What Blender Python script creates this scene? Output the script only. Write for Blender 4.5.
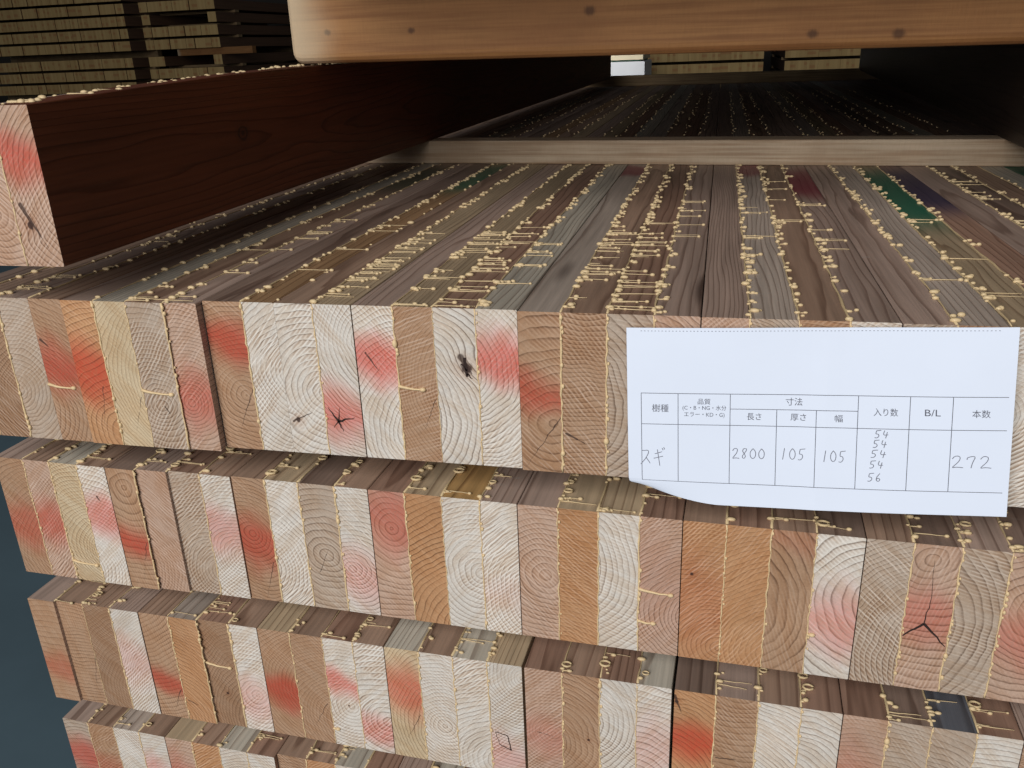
import bpy, math, random
from mathutils import Vector
C = bpy.context.scene.collection
sc = bpy.context.scene
for o in list(bpy.data.objects): bpy.data.objects.remove(o)

# ------------------------------------------------------------------ camera
YAW, PIT, ROL, FPX = -0.2413, 0.3752, -0.0403, 855.0
cam = bpy.data.cameras.new('camera'); camo = bpy.data.objects.new('camera', cam); C.objects.link(camo)
F = Vector((math.sin(YAW)*math.cos(PIT), math.cos(YAW)*math.cos(PIT), -math.sin(PIT)))
R0 = Vector((math.cos(YAW), -math.sin(YAW), 0)); U0 = R0.cross(F)
Rt = R0*math.cos(ROL)+U0*math.sin(ROL); Up = U0*math.cos(ROL)-R0*math.sin(ROL)
from mathutils import Matrix
M = Matrix((Rt, Up, -F)).transposed().to_4x4(); M.translation = Vector((0.5338, -0.4731, 0.1452))
camo.matrix_world = M
cam.sensor_fit = 'HORIZONTAL'; cam.sensor_width = 36.0; cam.lens = 36.0*FPX/1024.0
cam.clip_start = 0.01; cam.clip_end = 100
sc.camera = camo

# ------------------------------------------------------------------ world, lights, exposure
w = bpy.data.worlds.new('World'); sc.world = w; w.use_nodes = True
w.node_tree.nodes['Background'].inputs[0].default_value = (0.62, 0.72, 0.85, 1)
w.node_tree.nodes['Background'].inputs[1].default_value = 0.055
def area(name, loc, target, sx, sy, power, col):
    l = bpy.data.lights.new(name, 'AREA'); l.shape = 'RECTANGLE'; l.size = sx; l.size_y = sy
    l.energy = power; l.color = col
    o = bpy.data.objects.new(name, l); C.objects.link(o); o.location = loc
    o.rotation_euler = (Vector(target)-Vector(loc)).to_track_quat('-Z', 'Y').to_euler()
    return o
# daylight through the wide shed doorway in front of the stack
area('doorway_daylight', (-0.4, -4.2, 2.05), (0.4, 0.2, 0.0), 4.0, 3.5, 275, (1.0, 0.985, 0.965))
# unseen fill lamp added to brighten the white pack behind the stack
area('pack_fill_light', (-0.9, 6.5, 1.5), (-0.36, 7.5, -0.05), 0.4, 0.4, 2.3, (1.0, 1.0, 1.0)).data.spread = 0.7
sc.view_settings.view_transform = 'Standard'; sc.view_settings.look = 'None'
sc.view_settings.exposure = 0.0; sc.view_settings.gamma = 1.0; sc.view_settings.use_curve_mapping = False

# ------------------------------------------------------------------ helpers
def lin(c):
    return [((v/255)/12.92 if v/255 <= 0.04045 else ((v/255+0.055)/1.055)**2.4) for v in c]
class MB:
    def __init__(s): s.v = []; s.f = []
    def add(s, vs, fs):
        b = len(s.v); s.v += [tuple(p) for p in vs]; s.f += [[i+b for i in f] for f in fs]
    def box(s, a, b):
        (x0, y0, z0), (x1, y1, z1) = a, b
        s.add([(x0,y0,z0),(x1,y0,z0),(x1,y1,z0),(x0,y1,z0),(x0,y0,z1),(x1,y0,z1),(x1,y1,z1),(x0,y1,z1)],
              [(0,3,2,1),(4,5,6,7),(0,1,5,4),(1,2,6,5),(2,3,7,6),(3,0,4,7)])
    def ell(s, c, r, nu=7, nv=4, rx=0.0):
        vs = [(c[0], c[1], c[2]-r[2])]; fs = []
        for j in range(1, nv):
            t = -math.pi/2+math.pi*j/nv
            for i in range(nu):
                a = 2*math.pi*i/nu
                vs.append((c[0]+r[0]*math.cos(t)*math.cos(a), c[1]+r[1]*math.cos(t)*math.sin(a), c[2]+r[2]*math.sin(t)))
        vs.append((c[0], c[1], c[2]+r[2])); n = len(vs)-1
        for i in range(nu):
            k = (i+1) % nu
            fs.append((0, 1+k, 1+i)); fs.append((n, n-nu+i, n-nu+k))
            for j in range(nv-2):
                p = 1+j*nu
                fs.append((p+i, p+k, p+nu+k, p+nu+i))
        s.add(vs, fs)
    def tube(s, pts, rad, n=5):
        vs = []; fs = []
        for i, p in enumerate(pts):
            p = Vector(p); a = Vector(pts[max(i-1, 0)]); b = Vector(pts[min(i+1, len(pts)-1)])
            d = (b-a).normalized(); q = d.cross(Vector((0.13, 0.31, 0.94)))
            if q.length < 1e-3: q = d.cross(Vector((1, 0, 0)))
            q.normalize(); r2 = d.cross(q); r = rad[i] if isinstance(rad, (list, tuple)) else rad
            for k in range(n):
                t = 2*math.pi*k/n; vs.append(p+q*(r*math.cos(t))+r2*(r*math.sin(t)))
        for i in range(len(pts)-1):
            for k in range(n):
                m = (k+1) % n; fs.append((i*n+k, i*n+m, (i+1)*n+m, (i+1)*n+k))
        fs.append(tuple(range(n))[::-1]); fs.append(tuple((len(pts)-1)*n+k for k in range(n)))
        s.add(vs, fs)
    def build(s, name, mat, parent=None, smooth=False):
        m = bpy.data.meshes.new(name); m.from_pydata(s.v, [], s.f); m.materials.append(mat); m.update()
        if smooth:
            for p in m.polygons: p.use_smooth = True
        o = bpy.data.objects.new(name, m); C.objects.link(o)
        if parent: o.parent = parent
        return o
def tag(o, label, cat, group=None, kind=None):
    if label: o['label'] = label
    if cat: o['category'] = cat
    if group: o['group'] = group
    if kind or cat: o['kind'] = kind or 'thing'
    return o
def empty(name, loc, rz=0.0):
    o = bpy.data.objects.new(name, None); C.objects.link(o); o.location = loc; o.rotation_euler = (0, 0, rz)
    o.empty_display_size = 0.05
    return o

# ------------------------------------------------------------------ shader builder
class NB:
    def __init__(s, name):
        s.m = bpy.data.materials.new(name); s.m.use_nodes = True; s.t = s.m.node_tree; s.n = s.t.nodes
        s.bsdf = s.n['Principled BSDF']
    def link(s, a, b): s.t.links.new(a, b)
    def put(s, sock, v):
        if isinstance(v, (int, float)): sock.default_value = v
        elif isinstance(v, (tuple, list)): sock.default_value = tuple(v)+((1,) if len(v) == 3 and sock.type == 'RGBA' else ())
        else: s.link(v, sock)
    def math(s, op, a, b=None, c=None, clamp=False):
        n = s.n.new('ShaderNodeMath'); n.operation = op; n.use_clamp = clamp
        s.put(n.inputs[0], a)
        if b is not None: s.put(n.inputs[1], b)
        if c is not None: s.put(n.inputs[2], c)
        return n.outputs[0]
    def add(s, a, b): return s.math('ADD', a, b)
    def sub(s, a, b): return s.math('SUBTRACT', a, b)
    def mul(s, a, b): return s.math('MULTIPLY', a, b)
    def div(s, a, b): return s.math('DIVIDE', a, b)
    def sst(s, x, lo, hi, o0=0.0, o1=1.0):
        n = s.n.new('ShaderNodeMapRange'); n.interpolation_type = 'SMOOTHSTEP'
        s.put(n.inputs[0], x); s.put(n.inputs[1], lo); s.put(n.inputs[2], hi); s.put(n.inputs[3], o0); s.put(n.inputs[4], o1)
        return n.outputs[0]
    def sep(s, v):
        n = s.n.new('ShaderNodeSeparateXYZ'); s.link(v, n.inputs[0]); return n.outputs
    def comb(s, x, y, z):
        n = s.n.new('ShaderNodeCombineXYZ')
        for i, v in enumerate((x, y, z)): s.put(n.inputs[i], v)
        return n.outputs[0]
    def attr(s, name):
        n = s.n.new('ShaderNodeAttribute'); n.attribute_type = 'OBJECT'; n.attribute_name = name; return n
    def noise(s, vec, scale=1.0, detail=2.0, rough=0.5):
        n = s.n.new('ShaderNodeTexNoise'); s.link(vec, n.inputs['Vector'])
        n.inputs['Scale'].default_value = scale; n.inputs['Detail'].default_value = detail; n.inputs['Roughness'].default_value = rough
        return n.outputs['Fac']
    def mix(s, f, a, b, mode='MIX'):
        n = s.n.new('ShaderNodeMix'); n.data_type = 'RGBA'; n.blend_type = mode
        s.put(n.inputs[0], f); s.put(n.inputs[6], a); s.put(n.inputs[7], b); return n.outputs[2]
    def scale(s, col, f):
        n = s.n.new('ShaderNodeVectorMath'); n.operation = 'SCALE'; s.put(n.inputs[0], col); s.put(n.inputs[3], f); return n.outputs[0]
    def bump(s, h, dist, strength=1.0):
        n = s.n.new('ShaderNodeBump'); n.inputs['Distance'].default_value = dist; n.inputs['Strength'].default_value = strength
        s.link(h, n.inputs['Height']); s.link(n.outputs[0], s.bsdf.inputs['Normal'])

def wood_material(name):
    b = NB(name)
    tc = b.n.new('ShaderNodeTexCoord'); x, y, z = b.sep(tc.outputs['Object']); nx, ny, nz = b.sep(tc.outputs['Normal'])
    isend = b.math('GREATER_THAN', b.math('ABSOLUTE', ny), 0.5)
    rc = b.sep(b.attr('rc').outputs['Vector']); pr = b.sep(b.attr('pr').outputs['Vector']); sw = b.sep(b.attr('sw').outputs['Vector'])
    kn = b.sep(b.attr('kn').outputs['Vector']); c1 = b.sep(b.attr('ca').outputs['Vector']); c2 = b.sep(b.attr('cb').outputs['Vector'])
    tp = b.sep(b.attr('tp').outputs['Vector'])
    seed = sw[2]
    off = b.comb(b.add(x, b.mul(seed, 3.1)), b.mul(b.add(y, seed), 0.10), b.add(z, seed))
    # growth rings about a pith line that runs along y
    wob = b.sub(b.noise(b.comb(b.add(y, seed), seed, 0.3), 2.2, 2.0), 0.5)
    wobx = b.mul(wob, 0.030)
    kd = b.math('SQRT', b.add(b.math('POWER', b.sub(x, kn[0]), 2.0), b.math('POWER', b.sub(z, kn[1]), 2.0)))
    krel = b.div(kd, b.math('MAXIMUM', kn[2], 0.0004))
    kbend = b.mul(b.sst(krel, 0.6, 5.0, 1.0, 0.0), b.math('MINIMUM', b.mul(kn[2], 1.6), 0.008))
    dx = b.add(b.sub(x, rc[0]), wobx); dz = b.sub(z, rc[1])
    r = b.math('SQRT', b.add(b.mul(dx, dx), b.mul(dz, dz)))
    warp = b.mul(b.sub(b.noise(off, 55.0, 2.0), 0.5), 0.0055)
    warp2 = b.mul(b.sub(b.noise(off, 16.0, 1.0), 0.5), 0.016)
    rr = b.add(b.add(b.add(r, warp), warp2), kbend)
    uneven = b.mul(b.sub(b.noise(b.comb(b.add(rr, seed), seed, 0.0), 90.0, 1.0), 0.5), 0.9)
    f = b.math('FRACT', b.add(b.add(b.div(rr, rc[2]), uneven), b.mul(seed, 7.0)))
    line = b.mul(b.sst(f, 0.70, 0.93), b.sst(f, 0.95, 1.0, 1.0, 0.0))
    soft = b.sst(f, 0.15, 0.95)
    # saw marks across the end: two families of fuzzy strokes
    ca, sa = b.math('COSINE', sw[0]), b.math('SINE', sw[0])
    u = b.add(b.mul(x, ca), b.mul(z, sa)); v = b.sub(b.mul(z, ca), b.mul(x, sa))
    ph = b.noise(off, 60.0, 2.0)
    wave = b.math('SINE', b.add(b.add(b.mul(u, 2700.0), b.mul(ph, 9.0)), b.mul(seed, 5.0)))
    st = b.noise(b.comb(b.mul(u, 420.0), b.mul(v, 45.0), seed), 1.0, 3.0, 0.6)
    s1 = b.mul(b.sst(wave, -0.3, 0.9), b.sst(st, 0.36, 0.62))
    band = b.sst(b.noise(b.comb(b.mul(u, 130.0), b.mul(v, 22.0), b.add(seed, 2.0)), 1.0, 3.0, 0.55), 0.40, 0.62)
    fuzz = b.noise(off, 620.0, 3.0, 0.7)
    pmask = b.sst(b.noise(off, 26.0, 2.0), 0.38, 0.60)
    pale = b.mul(b.mul(s1, sw[1]), b.add(0.25, b.mul(pmask, 0.75)))
    ec = b.attr('ec').outputs['Color']
    big = b.noise(off, 24.0, 3.0)
    e0 = b.scale(ec, b.add(b.add(0.66, b.mul(big, 0.46)), b.mul(b.sub(fuzz, 0.5), 0.50)))
    warmth = b.sst(b.noise(b.comb(b.add(x, seed), b.mul(seed, 5.0), z), 30.0, 2.0), 0.48, 0.72)
    tan = b.mul(b.math('MAXIMUM', b.mul(band, 0.75), warmth), b.sub(1.0, b.mul(s1, 0.5)))
    e0 = b.mix(b.mul(tan, 0.70), e0, b.mix(1.0, e0, (0.84, 0.71, 0.58), 'MULTIPLY'))
    e0 = b.mix(b.mul(soft, 0.34), e0, b.mix(1.0, e0, (0.74, 0.62, 0.53), 'MULTIPLY'))
    e0 = b.mix(b.math('MULTIPLY', pale, 0.62, clamp=True), e0, b.mix(0.35, b.scale(ec, 1.30), (0.72, 0.68, 0.635)))
    lat = b.mul(b.sst(b.noise(off, 24.0, 2.0), 0.46, 0.55), b.mul(b.sub(1.0, b.sst(wave, -0.4, 0.5)), b.mul(b.sst(f, 0.08, 0.35), sw[1])))
    e0 = b.mix(b.mul(lat, 0.85), e0, b.mix(1.0, e0, (0.62, 0.52, 0.45), 'MULTIPLY'))
    lmod = b.sst(b.noise(off, 34.0, 2.0), 0.30, 0.62, 0.22, 1.0)
    e0 = b.mix(b.mul(b.mul(line, lmod), b.mul(rc_contrast(b), b.sub(0.85, b.mul(pale, 0.75)))), e0, b.mix(1.0, e0, (0.32, 0.27, 0.25), 'MULTIPLY'))
    # sprayed red crayon band
    pd = b.div(b.math('ABSOLUTE', b.add(b.sub(z, pr[0]), b.add(b.mul(x, 0.16), b.mul(b.sub(b.noise(off, 30.0, 2.0), 0.5), 0.022)))), b.math('MAXIMUM', pr[1], 0.001))
    pd = b.add(pd, b.add(b.mul(b.math('ABSOLUTE', b.add(x, b.mul(b.sub(b.math('FRACT', b.mul(seed, 13.7)), 0.5), 0.016))), 22.0), b.mul(b.sub(fuzz, 0.5), 0.5)))
    pm = b.mul(b.mul(b.sst(pd, 0.30, 1.75, 1.0, 0.0), pr[2]), b.sub(b.add(0.80, b.mul(b.sub(fuzz, 0.5), 0.9)), b.mul(pale, 0.18)))
    pm = b.math('MULTIPLY', pm, 1.0, clamp=True)
    e1 = b.mix(b.mul(pm, 0.93), e0, b.mix(1.0, e0, (1.0, 0.22, 0.18), 'MULTIPLY'))
    e1 = b.mix(b.mul(b.mul(pm, pm), 0.36), e1, (0.56, 0.075, 0.05))
    # knot and drying checks
    kc = b.sst(b.add(krel, b.mul(b.sub(b.noise(off, 220.0), 0.5), 1.6)), 0.55, 1.1, 1.0, 0.0)
    e1 = b.mix(b.mul(kc, 0.92), e1, (0.045, 0.022, 0.018))
    halo = b.sst(krel, 1.0, 3.4, 1.0, 0.0)
    e1 = b.mix(b.mul(halo, 0.35), e1, b.mix(1.0, e1, (0.72, 0.50, 0.38), 'MULTIPLY'))
    px, pz = b.sub(x, c1[0]), b.sub(z, c1[1]); bx, bz = b.sub(c2[0], c1[0]), b.sub(c2[1], c1[1])
    h = b.math('DIVIDE', b.add(b.mul(px, bx), b.mul(pz, bz)), b.math('MAXIMUM', b.add(b.mul(bx, bx), b.mul(bz, bz)), 1e-9), clamp=True)
    jag = b.mul(b.sub(b.noise(off, 130.0), 0.5), 0.0030)
    qx, qz = b.add(b.sub(px, b.mul(bx, h)), jag), b.sub(b.sub(pz, b.mul(bz, h)), b.mul(jag, 0.7))
    cd = b.math('SQRT', b.add(b.mul(qx, qx), b.mul(qz, qz)))
    wd = b.mul(c1[2], b.sub(1.15, h))
    ck = b.mul(b.sst(b.div(cd, b.math('MAXIMUM', wd, 1e-6)), 0.55, 1.1, 1.0, 0.0), b.math('GREATER_THAN', c1[2], 1e-5))
    e1 = b.mix(b.mul(ck, 0.85), e1, (0.05, 0.028, 0.022))
    # planed long-grain faces
    sd = b.attr('sd').outputs['Color']
    lg = b.noise(b.comb(b.mul(b.add(x, seed), 260.0), b.mul(y, 7.0), b.mul(z, 260.0)), 1.0, 3.0, 0.6)
    lb = b.noise(b.comb(b.mul(b.add(x, seed), 30.0), b.mul(y, 3.0), b.mul(b.add(z, seed), 30.0)), 1.0, 3.0)
    d0 = b.scale(sd, b.add(b.add(0.50, b.mul(lb, 0.62)), b.mul(b.sub(lg, 0.5), 0.75)))
    d0 = b.mix(b.mul(line, 0.62), d0, b.mix(1.0, d0, (0.42, 0.36, 0.34), 'MULTIPLY'))
    d0 = b.mix(b.mul(soft, 0.25), d0, b.mix(1.0, d0, (0.75, 0.66, 0.60), 'MULTIPLY'))
    vor = b.n.new('ShaderNodeTexVoronoi'); b.link(b.comb(b.add(b.mul(x, 22.0), b.mul(seed, 9.0)), b.mul(y, 3.4), b.add(b.mul(z, 22.0), seed)), vor.inputs['Vector'])
    vor.inputs['Scale'].default_value = 1.0
    kcell = b.sep(vor.outputs['Color'])[0]
    sc = b.mul(b.sst(b.noise(b.comb(b.mul(x, 60.0), b.mul(y, 160.0), b.add(z, seed)), 1.0, 4.0, 0.7), 0.60, 0.72), b.sst(b.noise(b.comb(b.add(x, seed), y, seed), 9.0, 1.0), 0.60, 0.70))
    d0 = b.mix(b.mul(b.mul(sc, 0.55), b.math('GREATER_THAN', nz, 0.5)), d0, (0.42, 0.40, 0.37))
    ks = b.mul(b.sst(vor.outputs['Distance'], 0.05, 0.17, 1.0, 0.0), b.math('GREATER_THAN', kcell, 0.80))
    d0 = b.mix(b.mul(ks, 0.75), d0, (0.030, 0.017, 0.014))
    sk = b.sep(b.attr('sk').outputs['Vector'])
    skd = b.div(b.math('SQRT', b.add(b.math('POWER', b.mul(b.sub(y, sk[0]), 0.75), 2.0), b.math('POWER', b.sub(z, sk[1]), 2.0))), b.math('MAXIMUM', sk[2], 0.0004))
    skd = b.add(skd, b.mul(b.sub(b.noise(off, 160.0), 0.5), 0.5))
    skm = b.mul(b.mul(b.sst(skd, 0.5, 1.15, 1.0, 0.0), b.add(0.55, b.mul(b.math('SINE', b.mul(skd, 14.0)), 0.3))), b.math('GREATER_THAN', sk[2], 0.0005))
    d0 = b.mix(skm, d0, (0.022, 0.009, 0.006))
    td = b.div(b.math('ABSOLUTE', b.add(b.sub(y, tp[0]), b.mul(b.sub(b.noise(off, 40.0), 0.5), 0.08))), b.math('MAXIMUM', tp[1], 0.001))
    tm = b.mul(b.mul(b.sst(td, 0.45, 1.15, 1.0, 0.0), tp[2]), b.math('GREATER_THAN', nz, 0.5))
    d0 = b.mix(tm, d0, b.attr('tq').outputs['Color'])
    b.link(b.mix(isend, d0, e1), b.bsdf.inputs['Base Color'])
    b.link(b.add(0.52, b.mul(isend, 0.30)), b.bsdf.inputs['Roughness'])
    b.bsdf.inputs['Specular IOR Level'].default_value = 0.30
    b.bump(b.add(b.add(b.mul(fuzz, 0.5), b.mul(pale, 0.6)), b.mul(line, -0.8)), 0.0004, 0.55)
    return b.m
def rc_contrast(b):
    return b.attr('lc').outputs['Fac']
WOOD = wood_material('laminated_cedar')

def simple(name, col, rough=0.7, noise=None, amt=0.3, bump=0.0, aniso=(1,1,1)):
    b = NB(name); c = lin(col)
    if noise:
        tc = b.n.new('ShaderNodeTexCoord'); x, y, z = b.sep(tc.outputs['Object'])
        n = b.noise(b.comb(b.mul(x, aniso[0]), b.mul(y, aniso[1]), b.mul(z, aniso[2])), noise, 4.0, 0.6)
        b.link(b.scale(tuple(c), b.add(1-amt, b.mul(n, 2*amt))), b.bsdf.inputs['Base Color'])
        if bump: b.bump(n, bump, 0.6)
    else: b.bsdf.inputs['Base Color'].default_value = (*c, 1)
    b.bsdf.inputs['Roughness'].default_value = rough
    return b.m
GLUE = simple('dried_foam_glue', (224, 196, 152), 0.55, 420.0, 0.22)
GLUET = simple('dried_foam_glue_pale', (212, 188, 146), 0.5, 420.0, 0.15)
CONC = simple('floor_concrete', (70, 90, 100), 0.85, 3.0, 0.30, 0.004)
PAPER = simple('tag_paper', (228, 236, 252), 0.8, 30.0, 0.02)
INK = simple('printed_ink', (96, 98, 110), 0.8)
PENCIL = simple('pencil_line', (122, 124, 136), 0.8)
WHITE = simple('white_wrap', (225, 226, 228), 0.5, 6.0, 0.08)
GREEN = simple('green_strap', (40, 90, 70), 0.6)
CREAM = simple('cream_board', (228, 214, 180), 0.6, 20.0, 0.1)
WALL = simple('dark_wall', (70, 66, 60), 0.9, 2.0, 0.2)

# ------------------------------------------------------------------ laminated beams
H = 0.105
ENDT = dict(W=(224,217,208), G=(190,172,155), T=(182,148,120), O=(196,150,110), Y=(210,190,158), P=(198,168,148), B=(164,132,106))
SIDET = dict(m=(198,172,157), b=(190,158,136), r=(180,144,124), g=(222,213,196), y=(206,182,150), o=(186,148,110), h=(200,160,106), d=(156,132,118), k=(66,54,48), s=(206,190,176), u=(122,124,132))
rnd = random.Random(11)
SIDE_K = .83  # top-row side colours darkened: brightness compensation put into the colour
def L(tone=None, red=None, ring=None, saw=None, knot=None, crack=None, top=None, paint=None, dy=0.0, lc=None):
    return dict(tone=tone, red=red, ring=ring, saw=saw, knot=knot, crack=crack, top=top, paint=paint, dy=dy, lc=lc)
LEN = 2.8
def lam_mesh(wd, h, ln, c=0.0005):
    m = MB(); a = wd/2-0.00005
    prof = [(-a+c,0),(a-c,0),(a,c),(a,h-c),(a-c,h),(-a+c,h),(-a,h-c),(-a,c)]
    n = 8
    vs = [(px, 0, pz) for px, pz in prof]+[(px, ln, pz) for px, pz in prof]
    fs = [tuple(range(n)), tuple(range(2*n-1, n-1, -1))]+[(i, n+i, n+(i+1)%n, (i+1)%n) for i in range(n)]
    m.add(vs, fs)
    return m
def set_lam(o, sp, wd, h=H):
    t = ENDT[sp['tone'] or rnd.choice('WGTOPYB')]
    j = rnd.uniform(0.96, 1.04)
    o['ec'] = [v*j*1.03 for v in lin(t)]
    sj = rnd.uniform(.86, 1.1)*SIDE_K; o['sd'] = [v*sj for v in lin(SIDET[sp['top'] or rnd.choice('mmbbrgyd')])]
    cx, cz, s = sp['ring'] or (rnd.choice([rnd.uniform(-1.4, -0.3), rnd.uniform(1.3, 2.2), rnd.uniform(-.2, 1.2)]), rnd.uniform(0.15, 0.85), rnd.uniform(1.7, 4.0))
    o['rc'] = [(cx-0.5)*wd, cz*h, s*0.001]
    z, hf, st = sp['red'] or (0.5, 0.1, 0.0)
    o['pr'] = [z*h, hf*h, float(st)]
    a, st2 = sp['saw'] or (rnd.choice([0.75, -0.75, 0.9, 0.6, -0.9]), rnd.uniform(0.35, 0.95))
    o['sw'] = [a, st2, rnd.uniform(0, 9)]
    kx, kz, kr = sp['knot'] or (0.5, -3.0, 0.0)
    o['kn'] = [(kx-0.5)*wd, kz*h, kr*0.001]
    if sp['crack']:
        u0, v0, u1, v1, cw = sp['crack']
    else: u0, v0, u1, v1, cw = 0, 0, 1, 1, 0
    o['ca'] = [(u0-0.5)*wd, v0*h, cw*0.001]; o['cb'] = [(u1-0.5)*wd, v1*h, 0.0]
    py, ph, ps, pc = sp['paint'] or (0.0, 0.1, 0.0, (0, 0, 0))
    o['tp'] = [py, ph, float(ps)]; o['tq'] = lin(pc)
    o['lc'] = float(sp['lc'] if sp['lc'] is not None else rnd.uniform(0.5, 0.9))

def glue_front(m, x, y0, dens, rad, h=H):
    """a thin squeezed out bead down the end of a glue seam with drops sitting on it"""
    pts = []; rs = []; z = h
    gap = rnd.random() < 0.35
    while z > 0:
        pts.append((x+rnd.uniform(-.0005, .0005), y0-0.0001, z)); rs.append(rad*rnd.uniform(.25, .75)); z -= rnd.uniform(.0025, .005)
    pts.append((x, y0, 0.0005)); rs.append(rad*.6)
    m.tube(pts, rs, 5)
    z = h-0.003
    while z > 0.004:
        q = rad*rnd.uniform(.6, 1.25)*(1.5 if rnd.random() < .12 else 1)
        m.ell((x+rnd.uniform(0, .0013), y0-q*.35, z), (q*.9, q*.8, q*rnd.uniform(1.0, 1.5)))
        z -= rnd.expovariate(dens/0.010)+0.0022
def string(m, p, d, ln, r, drop, axis=None, sag=(0,0,0)):
    n = 6; pts = []; rs = []
    for i in range(n+1):
        t = i/n
        pts.append((p[0]+d[0]*ln*t+sag[0]*math.sin(math.pi*t)+rnd.uniform(-1,1)*.0002, p[1]+d[1]*ln*t+sag[1]*math.sin(math.pi*t)+rnd.uniform(-1,1)*.0003, p[2]+d[2]*ln*t+sag[2]*math.sin(math.pi*t)))
        rs.append(r*(1.6-1.0*t if t < .7 else .9))
    m.tube(pts, rs, 5); e = pts[-1]
    m.ell(e, (drop*1.5, drop, drop))
def glue_top(m, x, z, y0, y1, dens, strz, far=0.0, rad=0.00125, room=.03):
    """foam beads in a ragged row along a seam on the planed top; strz = (ya, yb, prob) zone of sideways strings"""
    y = y0+rnd.uniform(.002, .01)
    # thin continuous squeeze-out
    pts = []; yy = y0
    while yy < y1:
        pts.append((x+rnd.uniform(-.0006, .0006), yy, z+.0001)); yy += rnd.uniform(.008, .018)
    if len(pts) > 2 and dens > .25: m.tube(pts, [rnd.uniform(.0004, .0011) for _ in pts], 4)
    while y < y1:
        cl = rnd.choice((1, 1, 1, 2, 3)) if dens > .5 else 1
        for _ in range(cl):
            q = rad*rnd.uniform(.55, 1.35); ox = rnd.uniform(-.001, .0060 if cl > 1 else .0025); yb = y+rnd.uniform(-.003, .003); ql = q*rnd.uniform(1.1, 2.2)
            m.ell((x+ox, yb, z+q*.5), (ql, q*rnd.uniform(.8, 1.1), q*.9), 7, 4)
            if rnd.random() < .55: m.tube([(x-.0005, yb, z+.0002), (x+ox*.5, yb, z+q*.3), (x+ox+ql*.3, yb, z+q*.5)], [.0003, q*.35, q*.6], 5)
        if strz and strz[0] < y < strz[1] and rnd.random() < strz[2]:
            for _ in range(rnd.choice((1, 2, 2, 3))):
                string(m, (x+.0005, y+rnd.uniform(-.004, .004), z+.0006), (1, rnd.uniform(-.09, .09), 0), min(room, rnd.uniform(.004, .027)), rnd.uniform(.00018, .00032), rad*rnd.choice((.2, .6, .8, .9, 1.0)))
        y += (rnd.expovariate(1/0.0055)+0.003)/max(dens, .05)*1.35
    if far:
        y = y1
        while y < far:
            q = rad*rnd.uniform(.6, 1.3)
            m.ell((x+rnd.uniform(-.002, .007), y, z+q*.5), (q*1.4, q, q), 5, 3)
            y += rnd.expovariate(1/0.03)+0.008
def hollow(m, c, r):
    """a burst bubble: a small ring of glue"""
    pts = [(c[0]+r*1.25*math.cos(2*math.pi*i/9), c[1]+r*math.sin(2*math.pi*i/9), c[2]+r*.3) for i in range(10)]
    m.tube(pts, r*.32, 5)

def beam(loc, rz, bounds, lams, label, tops=None, fronts=None, drips=(), h=H, group=None, length=LEN, z_lift=0.0):
    """bounds: 5 local x of the lamella edges (first is 0); tops: {seam: (density, strings, far)}; fronts: {seam: (density, radius)}"""
    e = empty('laminated_beam', loc, rz); tag(e, label, 'timber beam', group)
    for i in range(4):
        wd = bounds[i+1]-bounds[i]; sp = lams[i]
        m = lam_mesh(wd, h, length-sp['dy'])
        o = m.build('lamella', WOOD, e)
        o.location = ((bounds[i]+bounds[i+1])/2, sp['dy'], 0); set_lam(o, sp, wd, h)
        if sp['red'] and sp['red'][2] > .3: o['label'] = 'lamella with red sprayed end'
        elif sp['paint'] and sp['paint'][2] > .3: o['label'] = 'lamella with sprayed top face'
    for s, (dn, rad) in (fronts or {}).items():
        x = bounds[s]; y0 = min(lams[s-1]['dy'], lams[s]['dy']) if 0 < s < 4 else lams[min(s, 3)]['dy']
        m = MB(); glue_front(m, x, y0, dn, rad, h)
        o = m.build('end_glue_line', GLUE, e, True); o['kind'] = 'stuff'
    for s, (dn, st, far, y1) in (tops or {}).items():
        m = MB(); glue_top(m, bounds[s], h, lams[s-1]['dy']+.001, y1, dn, st, far, room=bounds[4]-bounds[s]-.0045)
        if y1 < .2:
            for _ in range(rnd.choice((0, 1, 1, 2))):
                hollow(m, (bounds[s]+rnd.uniform(.001, .006), rnd.uniform(.008, .05), h+.0006), rnd.uniform(.0018, .003))
        o = m.build('top_glue_line', GLUET, e, True); o['kind'] = 'stuff'
    for (s, v, ln) in drips:
        m = MB(); x = bounds[s]; y0 = lams[min(s, 3)]['dy']
        string(m, (x, y0-.0004, v*h), (1, 0, -.10), min(ln, bounds[4]-x-.004), .00075, .0015, sag=(0, 0, -.0008))
        o = m.build('glue_drip', GLUE, e, True)
    return e

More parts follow.
